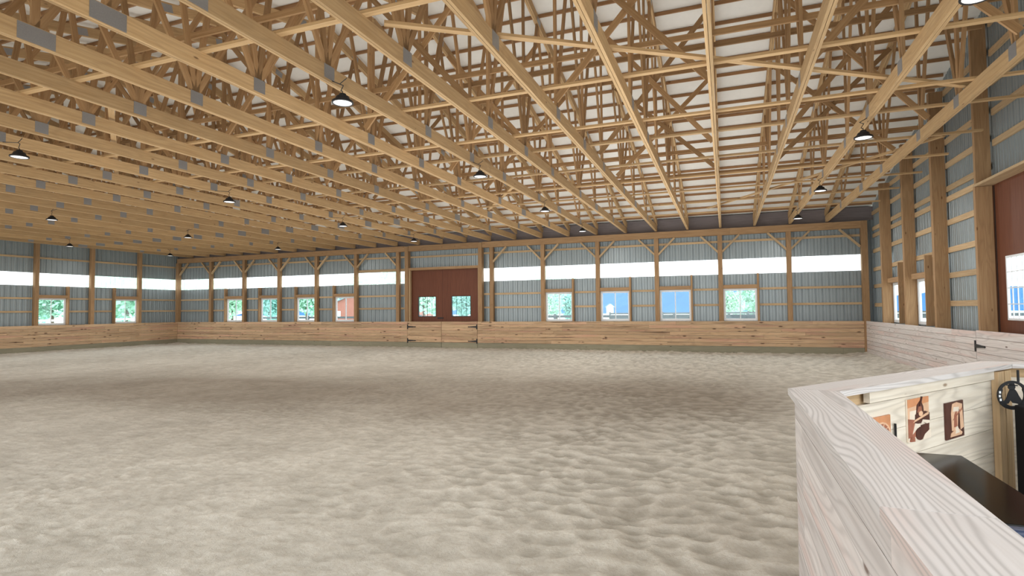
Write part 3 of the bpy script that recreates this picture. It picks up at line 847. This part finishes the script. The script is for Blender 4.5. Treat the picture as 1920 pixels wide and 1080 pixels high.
# navy stool
st = tag(empty('bar_stool', (.86, 2.36, 0)), 'dark navy padded bar stool with pale stud rows at near end of black table', 'stool')
m = MB(); m.box(-.20, .20, -.18, .14, .66, .73); q = m.build('seat', NAVY, st); bv = q.modifiers.new('bevel', 'BEVEL'); bv.width = .025; bv.segments = 3
m = MB(); m.box(-.215, .215, .15, .205, .70, .955); bk = m.build('backrest', NAVY, st); bv = bk.modifiers.new('bevel', 'BEVEL'); bv.width = .016; bv.segments = 3
for zz in (.925, .865, .79):
    m = MB()
    for k in range(13): m.box(-.19 + k * .0315 - .010, -.19 + k * .0315 + .010, .144, .1495, zz - .006, zz + .006)
    m.build('stud_row', STUD, bk)
for sx in (-1, 1):
    for sy in (-1, 1):
        m = MB(); m.tube([(sx * .17, sy * .13, .66), (sx * .20, sy * .17, 0)], .014); m.build('leg', BLACK, st)
m = MB()
for a, b in (((-1, -1), (1, -1)), ((1, -1), (1, 1)), ((1, 1), (-1, 1)), ((-1, 1), (-1, -1))):
    m.tube([(a[0] * .188, a[1] * .155, .24), (b[0] * .188, b[1] * .155, .24)], .009, 6)
m.build('foot_rail', BLACK, st)

# ------------------------------------------------------------------ sand floor
def vnoise(x, y, cell, seed):
    r = np.random.default_rng(seed); n = 512; g = r.random((n, n))
    u, v = x / cell, y / cell
    i, j = np.floor(u).astype(int), np.floor(v).astype(int); a, b = u - i, v - j
    a, b = a * a * (3 - 2 * a), b * b * (3 - 2 * b)
    G = lambda p, q: g[p % n, q % n]
    return (G(i, j) * (1 - a) + G(i + 1, j) * a) * (1 - b) + (G(i, j + 1) * (1 - a) + G(i + 1, j + 1) * a) * b - .5
def worley(x, y, cell, seed):
    r = np.random.default_rng(seed); n = 256; gx = r.random((n, n)); gy = r.random((n, n)); gr = r.random((n, n))
    u, v = x / cell, y / cell; i0, j0 = np.floor(u).astype(int), np.floor(v).astype(int)
    f1 = np.full(u.shape, 9.); f2 = np.full(u.shape, 9.); rr_ = np.zeros(u.shape)
    for di in (-1, 0, 1):
        for dj in (-1, 0, 1):
            i, j = i0 + di, j0 + dj
            dd = (u - i - gx[i % n, j % n]) ** 2 + (v - j - gy[i % n, j % n]) ** 2
            near = dd < f1
            f2 = np.where(near, f1, np.minimum(f2, dd)); rr_ = np.where(near, gr[i % n, j % n], rr_); f1 = np.where(near, dd, f1)
    return np.sqrt(f1), np.sqrt(f2), rr_
def axis_pts(segs):
    out = []
    for a, b, s in segs: out.append(np.arange(a, b, s))
    out.append([segs[-1][1]]); return np.concatenate(out)
gx = axis_pts([(XL - .05, -16, .11), (-16, -8, .07), (-8, .45, .032), (.45, XR + .05, .09)])
gy = axis_pts([(YN - .6, 1.0, .15), (1.0, 8.5, .028), (8.5, 14, .05), (14, D + .02, .085)])
X, Y = np.meshgrid(gx, gy)
sm = lambda t, a, b: np.clip((t - a) / (b - a), 0, 1) ** 2 * (3 - 2 * np.clip((t - a) / (b - a), 0, 1))
wx, wy = X + .25 * vnoise(X, Y, .7, 1), Y + .25 * vnoise(X, Y, .7, 2)
f1, f2, rc = worley(wx, wy * 1.15, .205, 3)
g1, g2, rg = worley(wx, wy * 1.3, .125, 4)
hoof = np.minimum(f1, .72) ** 1.7 * 1.35 - .33                      # bowls with raised rims
right = sm(X + .25 * Y, -4.0, 1.2) * (.45 + .55 * sm(Y, 2.0, 4.5)) * (1 - .35 * sm(Y, 10, 16))
mid = .35 + .3 * vnoise(X, Y, 3.0, 5)
z = hoof * (.042 * right * (.55 + .45 * sm(Y, 3.2, 5.2)) + .014 * mid + .022 * sm(Y, 15, 19)) * (.5 + rc)
z += (np.minimum(g1, .6) - .3) * (.012 + .026 * (1 - right) * (.35 + .65 * sm(Y, 5, 9))) * (.3 + rg)
z += .030 * vnoise(X, Y, 1.1, 6) + .012 * vnoise(X, Y, .42, 7) + .008 * vnoise(X, Y, .17, 8) + .009 * vnoise(X, Y, .07, 9)
cl = np.clip(vnoise(X, Y, .065, 10) - .17, 0, 1) * np.clip(vnoise(X, Y, .9, 12) + .12, 0, .4) * sm(-Y, -6.5, -3.5)
z += cl * .20
z += .10 * np.exp(-((XR - X) / .5) ** 2) * sm(Y, 12, 17) + .03 * np.exp(-((D - Y) / .4) ** 2) + .05 * np.exp(-((X - XL) / .5) ** 2)
z -= .02
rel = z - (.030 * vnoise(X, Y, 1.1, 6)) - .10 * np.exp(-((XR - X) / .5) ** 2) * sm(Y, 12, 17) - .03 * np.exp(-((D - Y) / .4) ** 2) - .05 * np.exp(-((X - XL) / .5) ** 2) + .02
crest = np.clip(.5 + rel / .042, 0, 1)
dark_band = np.exp(-((Y - 10.6 - .2 * (X + 6)) / 3.7) ** 2) * sm(X, -26, -14) * (1 - sm(X, -1.0, 3.2))  # sand darker in a broad band across the middle
dark_band = np.clip(dark_band + .5 * vnoise(X, Y, 2.2, 13) * dark_band + .12 * vnoise(X, Y, .8, 14), 0, 1)
ny, nx = X.shape
V = np.stack([X.ravel(), Y.ravel(), z.ravel()], 1).astype(np.float32)
idx = np.arange(nx * ny).reshape(ny, nx)
Q = np.stack([idx[:-1, :-1], idx[:-1, 1:], idx[1:, 1:], idx[1:, :-1]], -1).reshape(-1, 4)
me = bpy.data.meshes.new('floor'); me.vertices.add(len(V)); me.vertices.foreach_set('co', V.ravel())
me.loops.add(Q.size); me.loops.foreach_set('vertex_index', Q.ravel().astype(np.int32))
me.polygons.add(len(Q)); me.polygons.foreach_set('loop_start', np.arange(0, Q.size, 4, dtype=np.int32))
me.polygons.foreach_set('use_smooth', np.ones(len(Q), dtype=bool))
me.update(calc_edges=True); me.validate()
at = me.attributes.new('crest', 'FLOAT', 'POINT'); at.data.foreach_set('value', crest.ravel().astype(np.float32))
at = me.attributes.new('dark_band', 'FLOAT', 'POINT'); at.data.foreach_set('value', dark_band.ravel().astype(np.float32))
t = NT('arena_sand')
pos = t.n('ShaderNodeNewGeometry').outputs['Position']
n1 = t.noise(pos, 26, 6, .65); n2 = t.noise(pos, 3.2, 4, .6); n3 = t.noise(pos, 150, 3, .7)
da = t.n('ShaderNodeAttribute', attribute_name='dark_band').outputs['Fac']
col = t.mix(t.ramp(n2, .3, .7), c4(.62, .588, .52), c4(.71, .68, .61))
col = t.mix(t.math('MULTIPLY', t.ramp(n1, .42, .75), .45), col, c4(.47, .395, .30))
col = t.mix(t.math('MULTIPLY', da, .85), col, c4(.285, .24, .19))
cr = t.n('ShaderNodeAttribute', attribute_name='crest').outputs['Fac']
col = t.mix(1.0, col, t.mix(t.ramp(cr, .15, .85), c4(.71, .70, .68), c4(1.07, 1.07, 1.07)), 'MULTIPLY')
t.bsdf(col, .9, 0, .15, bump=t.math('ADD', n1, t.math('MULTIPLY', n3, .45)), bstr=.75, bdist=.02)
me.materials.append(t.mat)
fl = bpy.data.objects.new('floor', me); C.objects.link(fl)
tag(fl, 'hoof-marked pale sand floor of the arena', 'floor', kind='structure')

# ------------------------------------------------------------------ outside
t = NT('meadow'); pos = t.n('ShaderNodeNewGeometry').outputs['Position']
f = t.noise(pos, .12, 4); f2_ = t.noise(pos, 4, 3)
sp = t.n('ShaderNodeSeparateXYZ'); t.l(pos, sp.inputs[0])
yard = t.math('SUBTRACT', 1.0, t.ramp(sp.outputs[1], -4, 2))
band = t.ramp(t.math('ADD', sp.outputs[1], t.math('MULTIPLY', f, 10)), 31, 34)
col = t.mix(t.ramp(f, .35, .65), c4(.62, .74, .64), c4(.76, .80, .74))
col = t.mix(t.math('SUBTRACT', 1.0, band), col, c4(.66, .66, .62))
t.bsdf(t.mix(t.math('MULTIPLY', f2_, .3), col, c4(.28, .30, .2)), .95, 0, .1)
m = MB(); m.face([(-300, -120, -.22), (300, -120, -.22), (300, 420, -.22), (-300, 420, -.22)])
tag(m.build('ground', t.mat), 'pale gravel yard and meadow around the building', 'ground', kind='structure')
# distant hills
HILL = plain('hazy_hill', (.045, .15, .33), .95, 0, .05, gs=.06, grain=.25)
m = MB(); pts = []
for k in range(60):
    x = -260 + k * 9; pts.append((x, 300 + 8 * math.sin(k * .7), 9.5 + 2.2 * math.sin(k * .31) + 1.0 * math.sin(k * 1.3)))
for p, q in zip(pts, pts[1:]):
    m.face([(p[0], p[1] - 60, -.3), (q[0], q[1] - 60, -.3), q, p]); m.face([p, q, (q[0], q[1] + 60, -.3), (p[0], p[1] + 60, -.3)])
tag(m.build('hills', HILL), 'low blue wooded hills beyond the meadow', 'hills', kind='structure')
LEAF = [plain('leaf_green', (.42, .70, .54), .9, 0, .1, gs=1.5, grain=.45), plain('leaf_dark', (.30, .60, .54), .9, 0, .1, gs=1.5, grain=.45), plain('leaf_pale', (.52, .78, .60), .9, 0, .1, gs=1.5, grain=.4)]
BARK = plain('bark', (.13, .10, .07), .9)
def crown_mesh(seed, mat, h, w):
    r = random.Random(seed); m = MB()
    blobs = [(r.uniform(-.3, .3) * w, r.uniform(-.3, .3) * w, h * r.uniform(.35, .82), r.uniform(.22, .36) * w) for _ in range(9)]
    for bx_, by_, bz_, br in blobs:
        for _ in range(150):
            v = Vector((r.gauss(0, 1), r.gauss(0, 1), r.gauss(0, 1))).normalized() * br * r.uniform(.7, 1.08)
            c = Vector((bx_, by_, bz_)) + v; a = Vector((r.gauss(0, 1), r.gauss(0, 1), r.gauss(0, 1))).normalized(); b = a.orthogonal().normalized(); s = w * .055 * r.uniform(.6, 1.3)
            m.face([c + a * s, c + b * s * .7, c - a * s, c - b * s * .7])
    return m.mesh('crown', mat)
crowns = [crown_mesh(s, LEAF[s % 3], 6.0, 5.2) for s in range(4)]
m = MB(); m.lathe([(.22, -.25), (.17, 1.2), (.12, 2.6), (.05, 4.4), (0, 4.6)], n=10); trunk_me = m.mesh('trunk', BARK)
trees = []
def tree(x, y, k, sc, label):
    o = empty('broadleaf_tree', (x, y, 0)); o.scale = (sc, sc, sc); o.rotation_euler.z = k * 1.7
    for nm, me_ in (('crown', crowns[k % 4]), ('trunk', trunk_me)):
        q = bpy.data.objects.new(nm, me_); C.objects.link(q); q.parent = o
    tag(o, label, 'tree', 'trees outside')
def dirpt(u, dist):      # ground point seen through the frame column u
    v = cam_dir((u - 960) / F, 0, 1); k = dist / math.hypot(v.x, v.y); return v.x * k, v.y * k
for i, (u, ds, sc, lb) in enumerate([
    (1022, 62, .60, 'green tree seen through first window right of the double doors, left pane'), (1068, 66, .60, 'green tree seen through first window right of the double doors, right pane'),
    (1366, 57, .60, 'pale green tree seen in fourth window right of the double doors, left pane'), (1412, 62, .66, 'pale green tree seen in fourth window right of the double doors, right pane'),
    (795, 60, .78, 'green tree seen through window of the left far door leaf'), (868, 64, .74, 'green tree seen through window of the right far door leaf'), (832, 72, .80, 'tree standing behind the gap between the far door windows'),
    (1042, 106, 1.5, 'tall tree faintly seen in clear strip above first window right of doors'), (575, 66, .72, 'dark green tree seen in second window left of the doors'), (505, 76, .80, 'dark green tree seen in third window left of the doors'),
    (436, 86, .86, 'blue-green tree seen in fourth window left of the doors'), (240, 62, .94, 'large tree seen in left wall window nearer the corner'), (292, 82, 1.1, 'large tree rising behind the far left corner'), (200, 72, 1.0, 'large tree rising behind left wall between its windows'),
    (668, 118, 1.55, 'tall blue-green tree behind the red barn, left of its ridge'), (744, 128, 1.75, 'tall blue-green tree behind the red barn, right of its ridge'),
    (100, 66, .70, 'tree seen through left wall window nearer the camera'), (58, 86, .86, 'tree standing left of the nearer left wall window'), (330, 98, 1.2, 'tree top seen through strip beside the far left corner'), (395, 112, 1.25, 'tree seen above far left corner bay')]):
    x, y = dirpt(u, ds); tree(x, y, i, sc, lb)
for i, (x, y) in enumerate([(22, 33), (27, 25), (23, 17), (30, 9)]):
    tree(x, y, i, .8, 'tree outside right gable wall, %s from the far end' % ORD[i])
# board fences
FENCE = plain('dark_fence_board', (.10, .12, .13), .85); WFENCE = plain('white_fence_board', (.75, .77, .78), .8)
def fence(p, q, n, mat, label, pane=3):
    p, q = Vector((*p, 0)), Vector((*q, 0)); o = tag(empty('board_fence', p), label, 'fence'); a = q - p; dn = a.normalized(); sd = Vector((-dn.y, dn.x, 0))
    for k in range(n + 1):
        c = a * (k / n); m = MB(); m.box(c.x - .07, c.x + .07, c.y - .07, c.y + .07, -.25, 1.45); m.build('fence_post', mat, o)
    for z in (.45, .88, 1.30)[:pane]:
        m = MB(); m.bar((sd.x * .09, sd.y * .09, z), (a.x + sd.x * .09, a.y + sd.y * .09, z), .03, .15, side=sd); m.build('fence_rail', mat, o)
fence((-34, 34), (14, 34), 20, FENCE, 'dark three-rail board fence outside behind the far wall')
fence((-10, 52), (16, 52), 11, FENCE, 'dark board fence further out in the meadow')
fence((-44, 8), (-44, 36), 12, WFENCE, 'white three-rail board fence outside left gable wall')
# red barn, white shed
BARN = plain('barn_red', (.40, .17, .13), .8, gs=2); ROOFM = plain('barn_roof', (.30, .36, .42), .5, .2)
def barn(x0, x1, y0, y1, h, rise, wmat, label, name, nwin=3):
    o = tag(empty(name, ((x0 + x1) / 2, (y0 + y1) / 2, -.2)), label, 'building'); w, l = (x1 - x0) / 2, (y1 - y0) / 2
    m = MB(); prof = [(-w, 0), (w, 0), (w, h), (0, h + rise), (-w, h)]
    m.prism(prof, -l, l, lambda x, z, y: (x, -y, z)); m.build('barn_body', wmat, o)
    m = MB()
    for s in (-1, 1): m.bar((s * (w + .25), 0, h - .10), (0, 0, h + rise + .12), l * 2 + .6, .10, side=(0, 1, 0))
    m.build('roof', ROOFM, o)
    for k in range(nwin):
        x = -w + (k + .5) * 2 * w / nwin; m = MB(); m.box(x - .4, x + .4, -l - .04, -l + .02, 1.1, 2.0); m.build('barn_window', VINYL, o)
x, y = dirpt(704, 92)
barn(x - 6.0, x + 6.0, y - 4, y + 8, 2.9, 1.9, BARN, 'red barn with grey roof seen through first window left of doors', 'red_barn')
x, y = dirpt(1143, 150)
barn(x - .75, x + .75, y - 1, y + 1, 2.5, .6, VINYL, 'small white shed seen through second window right of the doors', 'white_shed', 1)

# ------------------------------------------------------------------ light
wd = bpy.data.worlds.new('world'); bpy.context.scene.world = wd; wd.use_nodes = True
nt = wd.node_tree; nt.nodes.clear()
bg = nt.nodes.new('ShaderNodeBackground'); wo = nt.nodes.new('ShaderNodeOutputWorld')
bg.inputs[0].default_value = (.93, .97, 1, 1); bg.inputs[1].default_value = 3.4
nt.links.new(bg.outputs[0], wo.inputs[0])
def area(x, y, z, sx, sy, w, col=(.92, .97, 1), rot=(math.pi, 0, 0)):
    l = bpy.data.lights.new('fill_uplight', 'AREA'); l.shape = 'RECTANGLE'; l.size = sx; l.size_y = sy; l.energy = w; l.color = col
    o = bpy.data.objects.new('fill_uplight', l); C.objects.link(o); o.location = (x, y, z); o.rotation_euler = rot
for x, w in ((-1.5, 270), (-9, 165), (-17, 80), (-25, 40)):  # added unseen uplights inside the arena, only to brighten the ceiling
    for y in (17.5, 9.0):
        area(x, y, .9, 6.5, 7.0, w)
sc = bpy.context.scene
sc.view_settings.view_transform = 'Standard'
sc.view_settings.exposure = 0.0
sc.cycles.use_denoising = True
sc.cycles.diffuse_bounces = 4; sc.cycles.max_bounces = 8; sc.cycles.transparent_max_bounces = 12
sc.cycles.use_adaptive_sampling = True; sc.cycles.adaptive_threshold = .02
